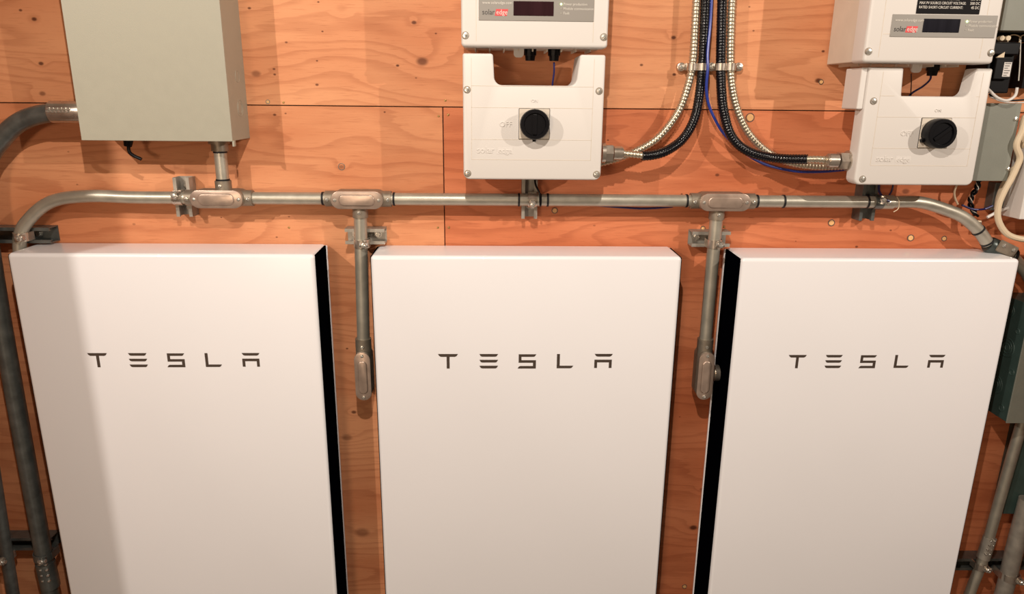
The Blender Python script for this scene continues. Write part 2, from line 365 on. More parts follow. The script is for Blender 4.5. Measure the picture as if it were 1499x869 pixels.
obj('cable_grip', tb(pix((188, 204, -.08), (187, 214, -.08)), [.012, .009], 12), M_BLACK, ge, 'edge')
obj('ground_lead', tb(spline(pix((188, 212, -.08), (189, 222, -.08), (196, 228, -.08), (207, 233, -.08)), .006), .0042, 10), M_BLACK, ge, 'edge')

# ------------------------------------------------------------------ conduit parts
CY = -.058; CR = .0158
def conduit(label, pts, r=CR, m=None, bands=(), group=None, cat='conduit', step=.012):
    P = spline(pts, step) if len(pts) > 2 else pts
    t = thing('conduit', label, cat, tuple(pts[0]), group)
    obj('pipe', tb(P, r, 22), m or M_GALV, t, 'edge')
    for c, d in bands:  # black band at point c, direction d
        d = d.normalized(); obj('band', tb([c - d * .0024, c + d * .0024], r + .0015, 22), M_RING, t, 'edge', label='black band')
    return t
def cx_(px, y=CY, py=None): return at(px, py if py is not None else 286 + (px - 100) * .0105, y)
def hx(px): v = cx_(px); return Vector((v.x, CY, ZC))
ZC = 1.478
X = Vector((1, 0, 0)); Z = Vector((0, 0, 1))
conduit('bent galvanised conduit rising from behind the left battery into the long horizontal run',
        [at(60, 560, CY), at(36, 420, CY), at(29, 350, CY), at(45, 318, CY), at(78, 294, CY), at(130, 287, CY), hx(200), hx(282)], bands=[(hx(275), X)])
conduit('short straight conduit between the left and the second pull body', [hx(366), hx(487)], bands=[(hx(473), X)])
conduit('straight conduit from second pull body to the strut under the middle inverter', [hx(568), hx(764)], bands=[(hx(577), X), (hx(759.5), X)])
conduit('straight conduit from the middle strut to the third pull body', [hx(764), hx(1016)], bands=[(hx(791), X), (hx(801.5), X), (hx(1004.5), X)])
conduit('straight conduit from third pull body to the right strut', [hx(1094), hx(1290)], bands=[(hx(1107), X), (hx(1146), X), (hx(1268), X)])
conduit('bent conduit curving down at the right above the right battery',
        [hx(1296), hx(1345), at(1385, 307, CY), at(1410, 318, CY), at(1432, 337, CY), at(1446, 356, CY)], bands=[(at(1432, 337, CY), at(1440, 347, CY) - at(1426, 330, CY)), (at(1445, 354, CY), at(1450, 362, CY) - at(1440, 347, CY))])

def pull_body(x, z, label, leg=None, up=None, w=.135, group='cast pull bodies along the run'):
    t = thing('pull_box', label, 'pull body', (x, CY, z), group)
    bm = bm_new(); poly(bm, rrect(x - w / 2, x + w / 2, z - .022, z + .022, .0215, 7), -.082, -.034, bev=.003)
    obj('housing', bm, M_CAST, t, 'edge')
    for s in (-1, 1):
        bm = bm_new(); tube(bm, [Vector((x + s * (w / 2 - .02), CY, z)), Vector((x + s * (w / 2 + .0165), CY, z))], .0205, 20)
        obj('hub', bm, M_CAST, t, 'edge')
        screw_head('screw', Vector((x + s * (w / 2 + .009), 0, z)), CY - .0195, .0045, M_ZINC, t, .0035)
        screw_head('screw', Vector((x + s * (w / 2 - .012), 0, z)), -.0858, .0040, M_ZINC, t, .0025)
    # cover: flange + raised field
    bm = bm_new(); poly(bm, rrect(x - w / 2 + .002, x + w / 2 - .002, z - .0225, z + .0225, .022, 7), -.0860, -.0822, bev=.001)
    cv = obj('cover_plate', bm, M_COVER, t, 'edge')
    bm = bm_new(); poly(bm, rrect(x - w / 2 + .022, x + w / 2 - .022, z - .0145, z + .0145, .0135, 7), -.0895, -.0862, bev=.003, seg=3)
    obj('raised_field', bm, M_COVER, cv, 'edge')
    if leg is not None:
        bm = bm_new(); tube(bm, [Vector((leg, CY, z - .01)), Vector((leg, CY, z - .048))], .0200, 20); obj('hub', bm, M_CAST, t, 'edge')
        screw_head('screw', Vector((leg, 0, z - .034)), CY - .019, .0042, M_ZINC, t, .003)
    if up is not None:
        bm = bm_new(); tube(bm, [Vector((up, CY, z + .01)), Vector((up, CY, z + .044))], .0200, 20); obj('hub', bm, M_CAST, t, 'edge')
        screw_head('screw', Vector((up - .002, 0, z + .032)), CY - .019, .0042, M_ZINC, t, .003)
    return t
b1 = hx(322).x; b2 = hx(525).x; b3 = hx(1057).x
u1 = at(323, 230, CY).x; l2 = at(528, 325, CY).x; l3 = at(1048, 325, CY).x
pull_body(b1, ZC, 'leftmost cast pull body, fed from above by the stub from the grey enclosure', up=u1)
pull_body(b2, ZC, 'second cast pull body, with the drop pipe between left and middle batteries below it', leg=l2)
pull_body(b3, ZC, 'third cast pull body, below the fan of cables, with drop pipe below', leg=l3)
# stub from the enclosure
zt = gz0
st = conduit('short vertical conduit stub from the grey enclosure down to the leftmost pull body', [Vector((u1, CY, zt - .002)), Vector((u1, CY, ZC + .035))], .0155,
             bands=[(Vector((u1, CY, zt - .030)), Z), (Vector((u1, CY, ZC + .046)), Z)])
obj('connector', tb([Vector((u1, CY, zt)), Vector((u1, CY, zt - .01)), Vector((u1, CY, zt - .0101)), Vector((u1, CY, zt - .028))], [.026, .026, .0205, .0205], 20), M_CAST, st, 'edge')

def drop(x, ztop, zbot, label, lb_label, dx=0.0, knob=False):
    yb = CY
    conduit(label, [Vector((x, CY, ztop)), Vector((x + dx, CY, zbot))], .0168)
    xb = x + dx
    t = thing('pull_box', lb_label, 'pull body', (xb, CY, zbot - .16), 'lower pull bodies on the drops')
    bm = bm_new(); poly(bm, rrect(xb - .0205, xb + .0205, zbot - .150, zbot - .012, .0200, 7), -.086, -.034, bev=.003); obj('housing', bm, M_CAST, t, 'edge')
    obj('hub', tb([Vector((xb, CY, zbot + .016)), Vector((xb, CY, zbot - .03))], .0215, 20), M_CAST, t, 'edge')
    screw_head('screw', Vector((xb, 0, zbot - .003)), CY - .0210, .0042, M_ZINC, t, .003)
    bm = bm_new(); poly(bm, rrect(xb - .0215, xb + .0215, zbot - .152, zbot - .014, .021, 7), -.0900, -.0862, bev=.001); cv = obj('cover_plate', bm, M_COVER, t, 'edge')
    bm = bm_new(); poly(bm, rrect(xb - .0125, xb + .0125, zbot - .132, zbot - .038, .0120, 7), -.0935, -.0902, bev=.003, seg=3); obj('raised_field', bm, M_COVER, cv, 'edge')
    for zz in (zbot - .024, zbot - .143): screw_head('screw', Vector((xb, 0, zz)), -.0900, .0040, M_ZINC, t, .0025)
    if knob:
        obj('side_outlet', tb([Vector((xb + .018, -.05, zbot - .088)), Vector((xb + .034, -.05, zbot - .088)), Vector((xb + .0341, -.05, zbot - .088)), Vector((xb + .048, -.05, zbot - .088))], [.018, .018, .023, .023], 16), M_CHROME, t, 'edge')
    return t
zb1 = at(531, 503, CY).z
drop(l2, ZC - .035, zb1, 'vertical drop conduit between left and middle batteries', 'lower pull body between left and middle batteries', at(532, 503, CY).x - l2)
drop(l3, ZC - .035, zb1, 'vertical drop conduit between middle and right batteries', 'lower pull body beside black flank of the right battery', at(1032, 503, CY).x - l3, True)

# ------------------------------------------------------------------ strut channel pieces
def strut(x0, x1, z0, z1, label, m=M_GALVD, vertical=False, d=.041, group='short strut channel pieces'):
    """open face towards the viewer; runs along x, or z when vertical"""
    w = (x1 - x0) if vertical else (z1 - z0); L = (z1 - z0) if vertical else (x1 - x0); t = .0027; lip = .0085
    prof = [(0, 0), (w, 0), (w, d), (w - lip, d), (w - lip, d - .006), (w - lip + t, d - .006), (w - lip + t, d - t), (w - t, d - t), (w - t, t), (t, t), (t, d - t), (lip - t, d - t), (lip - t, d - .006), (lip, d - .006), (lip, d), (0, d)]
    bm = bm_new()
    def V(a, y, s): return (x0 + a, -y - .0003, z0 + s) if vertical else (x0 + s, -y - .0003, z0 + a)
    A = [bm.verts.new(V(a, y, 0)) for a, y in prof]; B = [bm.verts.new(V(a, y, L)) for a, y in prof]; n = len(prof)
    for k in range(n): bm.faces.new((A[k], A[(k + 1) % n], B[(k + 1) % n], B[k]))
    bm.faces.new(A); bm.faces.new(B[::-1]); bm.normal_update()
    bmesh.ops.triangulate(bm, faces=[f for f in bm.faces if len(f.verts) > 4])
    th = thing('strut_channel', label, 'strut', (x0, 0, z0), group)
    obj('channel', bm, m, th)
    for f in (.22, .78):
        c = Vector((x0 + w / 2, 0, z0 + L * f)) if vertical else Vector((x0 + L * f, 0, z0 + w / 2))
        bm = bm_new(); hx6 = [(c.x + .0075 * math.cos(k * math.pi / 3), c.z + .0075 * math.sin(k * math.pi / 3)) for k in range(6)]
        poly(bm, hx6, -.0105, -.003, bev=.0008, seg=1); disc(bm, c, .0105, -.0045, -.0028, 14)
        obj('bolt', bm, M_ZINC, th)
    return th
def strap(c, axis, label, r=CR, m=M_CHROME, group='pipe clamps on strut', side=1):
    """two-piece pipe clamp around a pipe at c, with ears and a cross bolt facing the viewer"""
    t = thing('pipe_clamp', label, 'clamp', tuple(c), group)
    O = X if axis == 'z' else Z     # across the pipe
    A = Z if axis == 'z' else X
    bm = bm_new(); n = 14; wd = .011; ro = r + .0028; ri = r + .0004
    rows = []
    for k in range(n + 1):
        a = math.pi * 1.06 * (k / n) - math.pi * .03
        dv = O * math.cos(a) + Vector((0, -1, 0)) * math.sin(a)
        rows.append([bm.verts.new(c + dv * ro - A * wd), bm.verts.new(c + dv * ro + A * wd), bm.verts.new(c + dv * ri + A * wd), bm.verts.new(c + dv * ri - A * wd)])
    for a, b in zip(rows[:-1], rows[1:]):
        for k in range(4): bm.faces.new((a[k], a[(k + 1) % 4], b[(k + 1) % 4], b[k]))
    bm.faces.new(rows[0]); bm.faces.new(rows[-1][::-1])
    obj('band', bm, m, t, 'edge')
    for s in (-1, 1):
        q = c + O * s * (r + .0015); e = .0018
        ex, ez = (e, wd) if axis == 'z' else (wd, e)
        obj('ear', boxb(q.x - ex, q.x + ex, c.y - .004, -.038, q.z - ez, q.z + ez), m, t)
    q = c + O * side * (r * .55) + Vector((0, -(r + .006), 0))
    for s in (-1, 1):
        qq = q + O * s * .0052
        ex, ez = (.0013, .0078) if axis == 'z' else (.0078, .0013)
        obj('flange', boxb(qq.x - ex, qq.x + ex, q.y - .006, q.y + .0115, qq.z - ez, qq.z + ez, bev=.0006, seg=1), m, t)
    obj('nut', tb([q - O * .0105, q + O * .0105], .0058, 6), M_ZINC, t)
    screw_head('screw', q + A * .0005, q.y - .0065, .0062, M_ZINC, t, .003)
    return t
def sp(px0, py0, px1, py1, label, vertical=False, m=M_GALVD, y=-.041):
    a = at(px0, py0, y); b = at(px1, py1, y); return strut(min(a.x, b.x), max(a.x, b.x), min(a.z, b.z), max(a.z, b.z), label, m, vertical)
def sv(px, py0, py1, label, m=M_GALVD):
    a = at(px, py0, -.041); b = at(px, py1, -.041); return strut(a.x - .0205, a.x + .0205, b.z, a.z, label, m, True)
def sh(px0, px1, py, label, m=M_GALVD):
    a = at(px0, py, -.041); b = at(px1, py, -.041); return strut(a.x, b.x, a.z - .0205, a.z + .0205, label, m, False)
sv(264, 260, 317, 'upright strut piece left of the leftmost pull body'); strap(hx(261), 'x', 'pipe clamp on the upright strut left of leftmost pull body', side=1)
sv(776, 240, 320, 'upright strut piece below the middle inverter'); strap(hx(779), 'x', 'pipe clamp under the middle inverter', side=-1)
sh(505, 563, 346, 'horizontal strut piece above the gap left of the middle battery'); strap(Vector((l2, CY, at(530, 356, CY).z)), 'z', 'clamp on drop pipe at the top left corner of the middle battery', .0168, side=1)
sh(1013, 1069, 350, 'horizontal strut piece above the gap left of the right battery'); strap(Vector((l3, CY, at(1047, 356, CY).z)), 'z', 'clamp on drop pipe at the top left corner of the right battery', .0168, side=1)
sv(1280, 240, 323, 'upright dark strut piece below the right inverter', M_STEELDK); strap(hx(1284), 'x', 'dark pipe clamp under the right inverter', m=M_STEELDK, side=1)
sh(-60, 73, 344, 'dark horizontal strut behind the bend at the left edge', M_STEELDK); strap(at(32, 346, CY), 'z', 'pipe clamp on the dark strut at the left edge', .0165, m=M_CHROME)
# set-screw coupling right of the right strut
cp = thing('coupling', 'set screw coupling joining pipe just right of the right strut', 'coupling', tuple(hx(1300)))
obj('sleeve', tb([hx(1287), hx(1306)], CR + .0026, 22), M_GALV, cp, 'edge'); screw_head('screw', hx(1296), CY - CR - .002, .005, M_ZINC, cp, .004)

# ------------------------------------------------------------------ inverters
def plug_text(t, pl, dx, y, sc, screen, z0):
    pass
def inverter(x0, x1, zb, x2, x3, zl0, zl1, lab, kind):
    """upper housing x0..x1 above zb; lower housing x2..x3, zl0..zl1"""
    yf = -.19 if kind == 1 else -.20; yl = -.17
    t = thing('inverter', lab, 'inverter', ((x0 + x1) / 2, 0, zb), 'white inverters with switch housings')
    W = x1 - x0
    # heat-sink body behind, then the front cover
    obj('heatsink', boxb(x0 + .004, x1 - .004, -.144, -.006, zb + .003, 2.32, bev=.002), M_INVSIDE, t)
    for k in range(9):
        xx = x0 + .03 + k * (W - .06) / 8
        obj('fin', boxb(xx - .0015, xx + .0015, -.12, -.02, zb - .004, zb + .004), M_INVSIDE, t)
    bm = bm_new(); poly(bm, rounded([(x0, zb, .008), (x1, zb, .008), (x1, 2.32, .008), (x0, 2.32, .008)], 4), yf, -.1442, bev=.007, seg=4)
    cov = obj('front_cover', bm, M_INV, t, 'edge')
    bm = bm_new()
    for zz in (zb + .062, ): box(bm, x0 + .038, x1 - .038, yf - .0004, yf, zz - .0006, zz + .0006)
    for xx in (x0 + .034, x1 - .034): box(bm, xx - .0006, xx + .0006, yf - .0004, yf, zb + .012, 2.3)
    obj('groove', bm, M_INVSIDE, t)
    for xx in (x0 + .0095, x1 - .0095):
        disc_bm = disc(bm_new(), Vector((xx, 0, zb + .024)), .0085, yf - .0008, yf + .001, 18, .0005); obj('screw_well', disc_bm, M_CAST, t)
        screw_head('screw', Vector((xx, 0, zb + .024)), yf - .0008, .0058, M_ZINC, t, .003)
    # label plate (px measured on inverter 1: 701..867 x  y -2..35)
    px0 = x0 + .040; px1 = x1 - .034; pz0 = zb + .056; pz1 = zb + .106
    if kind == 2: px0 = x0 + .053; px1 = x1 - .009; pz0 = zb + .056; pz1 = zb + .104
    pl = obj('label_plate', boxb(px0, px1, yf - .0015, yf, pz0, pz1, bev=.0005, seg=1), M_PLATE, t, label='grey label plate')
    PW = px1 - px0; PH = pz1 - pz0; yy = yf - .0018
    obj('display', boxb(px0 + PW * .300, px0 + PW * .648, yf - .0030, yf - .0012, pz0 + PH * .22, pz0 + PH * .82, bev=.0006, seg=1), M_SCREEN if kind == 1 else M_SCREENB, pl, label='dark display window')
    bm = disc(bm_new(), Vector((px0 + PW * .712, 0, pz0 + PH * .72)), .0022, yf - .003, yf - .001, 14, .0004); obj('status_light', bm, M_LED, pl, label='lit green status light')
    for f in (.53, .34): obj('status_light', disc(bm_new(), Vector((px0 + PW * .712, 0, pz0 + PH * f)), .0013, yf - .0024, yf - .001, 10), M_LEDOFF, pl)
    text('lettering', 'Power production', (px0 + PW * .732, yy, pz0 + PH * .72), .0078, M_PALETXT, pl, sx=.92)
    text('lettering', 'Module communication', (px0 + PW * .732, yy, pz0 + PH * .53), .0078, M_PALETXT, pl, sx=.92)
    text('lettering', 'Fault', (px0 + PW * .732, yy, pz0 + PH * .34), .0078, M_PALETXT, pl, sx=.92)
    text('lettering', 'www.solaredge.com', (px0 + PW * .03, yy, pz0 + PH * .74), .0085, M_PALETXT, pl, sx=.95)
    text('lettering', 'solar', (px0 + PW * .028, yy, pz0 + PH * .345), .0165, M_DKTXT, pl, sx=.86)
    bm = bm_new(); a, b_, c_, d_ = px0 + PW * .138, px0 + PW * .250, pz0 + PH * .20, pz0 + PH * .48
    poly(bm, [(a, c_), (b_ - .002, c_), (b_ + .001, d_), (a + .003, d_)], yy - .0002, yf - .0012); obj('logo_field', bm, M_RED, pl, label='red logo field')
    text('lettering', 'edge', (a + .003, yy - .0004, pz0 + PH * .345), .015, M_PALETXT, pl, sx=.9)
    # lower housing with the cut-out
    W2 = x3 - x2; H = zl1 - zl0
    if kind == 1: cx0, cx1, cz = at(724, 122, yl).x, at(843, 122, yl).x, at(780, 125, yl).z
    else: cx0, cx1, cz = at(1320, 140, yl).x, at(1418, 140, yl).x, at(1370, 141, yl).z
    out = rounded([(x2, zl0, .015), (x3, zl0, .015), (x3, zl1, .005), (cx1 + .008, zl1, .006), (cx1, cz, .018), (cx0, cz, .018 if kind == 1 else .003), (cx0 - .004, zl1, .006), (x2, zl1, .005)], 5)
    bm = bm_new(); poly(bm, out, yl, -.055 if kind == 1 else -.128, bev=.0045, seg=3)
    lo = obj('switch_housing', bm, M_INV, t, 'edge')
    # rear mounting flange of the lower housing
    obj('rear_housing', boxb(x2 + .075, x3 - .075, (-.056 if kind == 1 else -.129), -.0004, zl0 + .02, cz - .012, bev=.002), M_INV, t)
    # rim step around the front and the panel lines
    bm = bm_new(); e = .0005
    xa, xb = x2 + .020, x3 - .026
    if kind == 2: xa, xb = x2 + .034, x3 - .022
    zk = zl0 + H * .455   # knob centre
    for zz in (zk + .0365, zk - .0365, zl0 + .047, zk + .085):
        if zz < cz: box(bm, xa, xb, yl - .0004, yl, zz - e, zz + e)
        else:
            box(bm, xa, cx0 - .018, yl - .0004, yl, zz - e, zz + e); box(bm, cx1 + .018, xb, yl - .0004, yl, zz - e, zz + e)
    for xx in (xa, xb): box(bm, xx - e, xx + e, yl - .0004, yl, zl0 + .047, zl1 - .01)
    obj('groove', bm, M_INVSIDE, lo)
    for xx, zz in ((x2 + .010, zl0 + .014), (x3 - .010, zl0 + .014), (x2 + .010, zl0 + H * .72), (x3 - .012, zl0 + H * .72)):
        if kind == 2: xx += .010 if xx < (x2 + x3) / 2 else 0
        if kind == 2 and xx > (x2 + x3) / 2: continue
        obj('screw_well', disc(bm_new(), Vector((xx, 0, zz)), .0085, yl - .0008, yl + .001, 18, .0005), M_CAST, lo)
        screw_head('screw', Vector((xx, 0, zz)), yl - .0008, .0056, M_ZINC, lo, .003)
    # square plate + knob
    kx = at(782, 179, yl).x if kind == 1 else at(1368, 192, yl).x
    obj('switch_plate', boxb(kx - .0355, kx + .0355, yl - .003, yl - .0001, zk - .0345, zk + .0345, bev=.0008, seg=1), M_INVSIDE, t)
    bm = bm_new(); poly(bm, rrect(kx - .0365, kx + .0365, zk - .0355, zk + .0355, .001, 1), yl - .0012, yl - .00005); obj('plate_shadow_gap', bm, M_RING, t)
    ky0, ky1 = yl - .003, yl - .036
    bm = bm_new(); n = 28
    prof = [(.034, ky0), (.0345, ky0 - .012), (.0345, ky1 + .003), (.0325, ky1), (.026, ky1), (.0245, ky1 + .004), (0, ky1 + .004)]
    rings = []
    for r_, y_ in prof[:-1]:
        rings.append([bm.verts.new((kx + r_ * math.cos(2 * math.pi * k / n), y_, zk + r_ * math.sin(2 * math.pi * k / n))) for k in range(n)])
    c = bm.verts.new((kx, prof[-1][1], zk))
    for a, b in zip(rings[:-1], rings[1:]):
        for k in range(n): bm.faces.new((a[k], a[(k + 1) % n], b[(k + 1) % n], b[k]))
    for k in range(n): bm.faces.new((rings[-1][k], rings[-1][(k + 1) % n], c))
    bm.faces.new(rings[0][::-1])
    knb = obj('rotary_knob', bm, M_BLACK, t, 'edge', label='round black rotary switch knob')
    bm = boxb(kx - .0045, kx + .0045, ky1 + .0005, ky1 + .006, zk - .023, zk + .023, bev=.001)
    if kind == 2: bmesh.ops.rotate(bm, verts=bm.verts, cent=(kx, 0, zk), matrix=Matrix.Rotation(math.radians(52), 3, 'Y'))
    obj('grip', bm, M_BLACK, knb)
    bm = boxb(kx - .004, kx + .004, ky0 - .012, ky0 - .001, zk - .040, zk - .03, bev=.001)
    if kind == 2: bmesh.ops.rotate(bm, verts=bm.verts, cent=(kx, 0, zk), matrix=Matrix.Rotation(math.radians(62), 3, 'Y'))
    obj('pointer', bm, M_BLACK, knb)
    text('embossed_lettering', 'OFF', (kx - .052, yl - .0003, zk - .002), .017, M_INV, lo, 'RIGHT', .0011)
    text('embossed_lettering', 'ON', (kx, yl - .0003, zk + .052), .010, M_INV, lo, 'CENTER', .001)
    text('embossed_lettering', 'solar', (xa + .012, yl - .0003, zk - .062), .021, M_INV, lo, 'LEFT', .0011)
    obj('embossed_field', boxb(xa + .060, xa + .098, yl - .0004, yl, zk - .0705, zk - .0555, bev=.0003, seg=1), M_INV, lo)
    text('embossed_lettering', 'edge', (xa + .063, yl - .0007, zk - .063), .018, M_INV, lo, 'LEFT', .0009, .95)
    # things under the upper housing
    gb = at(759, 80, -.10).x - x0 if kind == 1 else at(1336, 100, -.10).x - x0
    bm = bm_new(); poly(bm, rounded([(x0 + gb - .012, zb - .018, .008), (x0 + gb + .012, zb - .018, .008), (x0 + gb + .012, zb + .004, 0), (x0 + gb - .012, zb + .004, 0)], 4), -.118, -.112)
    obj('antenna_tab', bm, M_INV, t)
    gls = ((776, -.09), (811, -.09)) if kind == 1 else ((1368, -.09),)
    for gpx, gy in gls:
        gx = at(gpx, 85, gy).x
        obj('cable_gland', tb([Vector((gx, gy, zb + .004)), Vector((gx, gy, zb - .012)), Vector((gx, gy, zb - .0121)), Vector((gx, gy, zb - .024))], [.015, .015, .0125, .011], 12), M_BLACK, t, label='black cable gland')
    return t
pA, pB = at(675.5, 67, -.19), at(890, 72, -.19); lA, lB = at(677.5, 262, -.17), at(882, 264, -.17)
inverter(-.0715, .2605, (pA.z + pB.z) / 2, -.0695, .2605, (lA.z + lB.z) / 2, at(780, 79, -.17).z,
         'white inverter with rotary switch, above the middle battery', 1)
pA, pB = at(1266, 90, -.20), at(1455, 95, -.20); lA, lB = at(1300, 270, -.17), at(1400, 272, -.17)
inv2 = inverter(.848, 1.152, (pA.z + pB.z) / 2, .881, 1.176, (lA.z + lB.z) / 2, at(1350, 99, -.17).z,
                'white inverter with black ratings label, above the right battery', 2)
zs = at(1264, 160, -.165).z
obj('side_shoulder', boxb(.866, .8815, -.164, -.085, zs, at(1350, 99, -.17).z - .001, bev=.003), M_INV, inv2)
lb = obj('ratings_label', boxb(at(1342, 10, -.2).x, at(1434.5, 10, -.2).x, -.2015, -.1995, at(1390, 20.5, -.2).z, 2.02), M_BLKLABEL, inv2, label='black ratings label with white lettering')
for s, py in (('MAX POWER-POINT VOLTAGE:', -1.5), ('MAX PV SOURCE CIRCUIT VOLTAGE:', 5), ('RATED SHORT-CIRCUIT CURRENT:', 11.3)):
    text('lettering', s, (at(1344.5, 10, -.2).x, -.2018, at(1390, py, -.2).z), .0080, M_PALETXT, lb, sx=.80)
for s, py in (('350 DC', -1.5), ('500 DC', 5), ('45 DC', 11.3)):
    text('lettering', s, (at(1433.2, 10, -.2).x, -.2018, at(1390, py, -.2).z), .0084, M_PALETXT, lb, 'RIGHT', sx=.84)

# ------------------------------------------------------------------ flexible conduits and wires
def flex(pts, r, pitch, depth, m, name, label, n=12, cat='cable', group=None, parent=None):
    P = spline(pts, pitch / 4); R = [r - depth * (0, .35, 1, .35)[i % 4] for i in range(len(P))]
    bm = tb(P, R, n)
    if parent: return obj(name, bm, m, parent, True)
    return solo(name, bm, m, label, cat, group, smooth=True)
FY = -.035
flex(pix((1021, -30), (1017, 40), (1014, 90), (1007, 125), (992, 165), (965, 200), (935, 219), (900, 233), (872, 240), y=FY), .0104, .0085, .0018, M_FLEX, 'flexible_conduit',
     'bare ribbed steel conduit sweeping left behind the middle inverter', group='bare steel flexible conduits')
flex(pix((1073, -30), (1070, 40), (1069.5, 100), (1074, 140), (1084, 173), (1098, 198), (1120, 220), (1150, 236), (1190, 243), (1238, 243), y=FY), .0104, .0085, .0018, M_FLEX, 'flexible_conduit',
     'bare ribbed steel conduit sweeping right under the black one to the right inverter', group='bare steel flexible conduits')
t = thing('flexible_conduit', 'black jacketed conduit sweeping left to the middle inverter', 'cable', tuple(at(1030, 98, -.045)), 'black jacketed flexible conduits')
flex(pix((1034, -30, FY), (1031, 40, FY), (1028, 98, FY), (1022, 150, -.04), (1014, 180, -.05), (998, 205, -.06), (975, 221, -.08), (955, 227, -.085), (940, 228, -.09), y=FY), .0124, .0068, .0013, M_RUBBER, 'jacket', '', parent=t)
flex(pix((944, 228), (928, 226), (908, 224), y=-.09), .0092, .0085, .0018, M_FLEX, 'bare_end', '', parent=t)
t = thing('flexible_conduit', 'black jacketed conduit sweeping right to the right inverter', 'cable', tuple(at(1056, 98, -.045)), 'black jacketed flexible conduits')
flex(pix((1058, -30, FY), (1056, 40, FY), (1055, 98, FY), (1057, 145, -.04), (1061, 170, -.045), (1068, 194, -.05), (1081, 212, -.055), (1101, 224, -.06), (1126, 230, -.065), (1150, 232.5, -.09), (1182, 233, -.118), y=FY), .0126, .0068, .0013, M_RUBBER, 'jacket', '', parent=t)
flex(pix((1180, 233), (1196, 233), (1214, 234), y=-.12), .0095, .0085, .0018, M_FLEX, 'bare_end', '', parent=t)
def fitting(pa, pb, y, label, flip=False):
    a, b = at(*pa, y), at(*pb, y); a = Vector((a.x, y, (a.z + b.z) / 2)); b = Vector((b.x, y, a.z)); d = b - a; L = d.length; u = d / L
    t = thing('flex_connector', label, 'connector', tuple(a), 'bright flex conduit connectors')
    obj('hex_nut', tb([a, a + u * L * .45], .0225, 6), M_CHROME, t)
    obj('collar', tb([a + u * L * .5, a + u * L * .93], .0175, 22), M_CHROME, t, 'edge')
    obj('clamp_ring', tb([a + u * L * .90, b], .0150, 22), M_CHROME, t, 'edge')
    obj('lock_ring', tb([a - u * .006, a + u * .003], .0250, 22), M_CHROME, t, 'edge')
fitting((884, 224), (912, 224), -.09, 'bright hex connector at the right side of the middle inverter')
fitting((1241, 235), (1210, 235), -.125, 'bright hex connector at the left side of the right inverter')
# blue wires
solo('wire', tb(spline(pix((1043, -30), (1040, 30), (1036, 75, -.05), (1036, 100, -.058), (1034, 130, -.05), (1038, 155), (1050, 181, -.03), (1060, 196, -.02), (1082, 218, -.015), (1112, 237, -.02), (1140, 246, -.02), (1170, 251, -.02), (1205, 251, -.02), (1238, 248, -.02), y=-.04), .008), .0036, 10),
     M_BLUE, 'thin blue wire hanging between black conduits, running right below them', 'wire')
solo('wire', tb(spline(pix((790, 300), (850, 299), (905, 303), (945, 305), (985, 302), y=-.02), .01), .003, 8), M_NAVY, 'dark blue wire passing behind the long conduit, below the middle inverter', 'wire')
solo('wire', tb(spline(pix((783, 258, -.05), (784, 270, -.075), (790, 284, -.084), (791, 300, -.08)), .005), .0026, 8), M_BLACK, 'thin black wire hanging from underside of the middle inverter over the conduit', 'wire')
solo('wire', tb(spline(pix((811, 92, -.09), (811, 106, -.06), (809, 122, -.03), (808, 140, -.02)), .006), .0022, 8), M_BLUE, 'blue wire inside the cut-out of the middle inverter', 'wire')
solo('wire', tb(spline(pix((1363, 108, -.09), (1361, 117, -.07), (1350, 127, -.05), (1334, 137, -.04), (1325, 150, -.04)), .006), .0024, 8), M_NAVY, 'dark blue wire inside the cut-out of the right inverter', 'wire')
solo('wire', tb(spline(pix((1334, 108, -.09), (1334, 122, -.06), (1333, 140, -.04)), .006), .0012, 8), M_BLACK, 'hair-thin black wire inside the cut-out of the right inverter', 'wire')
solo('wire', tb(spline(pix((1287, 268, -.05), (1287, 280, -.06), (1294, 290, -.078), (1302, 294, -.08)), .005), .003, 8), M_NAVY, 'dark wire from right inverter ending at the dark pipe clamp', 'wire')
solo('wire', tb(spline(pix((1308, 268), (1305, 280), (1298, 290), y=-.05), .005), .0022, 8), M_NAVY, 'short blue wire just right of the dark strut', 'wire')
solo('wire', tb(spline(pix((1313, 288), (1316, 294), (1315, 305), (1308, 310), y=-.08), .005), .0012, 8), M_CREAM, 'thin pale tie wire looped over the conduit right of the coupling', 'wire')

# clamp bar over the four cables
cb = thing('cable_strap', 'row of bright one-hole straps holding the four cables to the plywood', 'strap', tuple(at(1038, 98, -.01)))
a0 = at(992, 98, -.008); a1 = at(1084, 99, -.008); z0 = a0.z
obj('base_bar', boxb(a0.x, a1.x, -.012, 0, z0 - .007, z0 + .007, bev=.002), M_CHROME, cb, 'edge')
for px, r in ((1013, .0115), (1028, .0128), (1055, .0128), (1069.5, .0115)):
    c = at(px, 98, FY); n = 14; bm = bm_new()
    for w_, rr in ((.0085, r),):
        rows = []
        for k in range(n + 1):
            a = math.pi * (k / n); dv = X * math.cos(a) - Vector((0, 1, 0)) * math.sin(a)
            rows.append([bm.verts.new(c + dv * (rr + .0022) - Z * w_), bm.verts.new(c + dv * (rr + .0022) + Z * w_), bm.verts.new(c + dv * rr + Z * w_), bm.verts.new(c + dv * rr - Z * w_)])
        for p_, q_ in zip(rows[:-1], rows[1:]):
            for k in range(4): bm.faces.new((p_[k], p_[(k + 1) % 4], q_[(k + 1) % 4], q_[k]))
        bm.faces.new(rows[0]); bm.faces.new(rows[-1][::-1])
    for s in (-1, 1): box(bm, c.x + s * (r + .001) - .0012, c.x + s * (r + .001) + .0012, FY, -.006, z0 - .0085, z0 + .0085)
    obj('strap_loop', bm, M_CHROME, cb, 'edge')
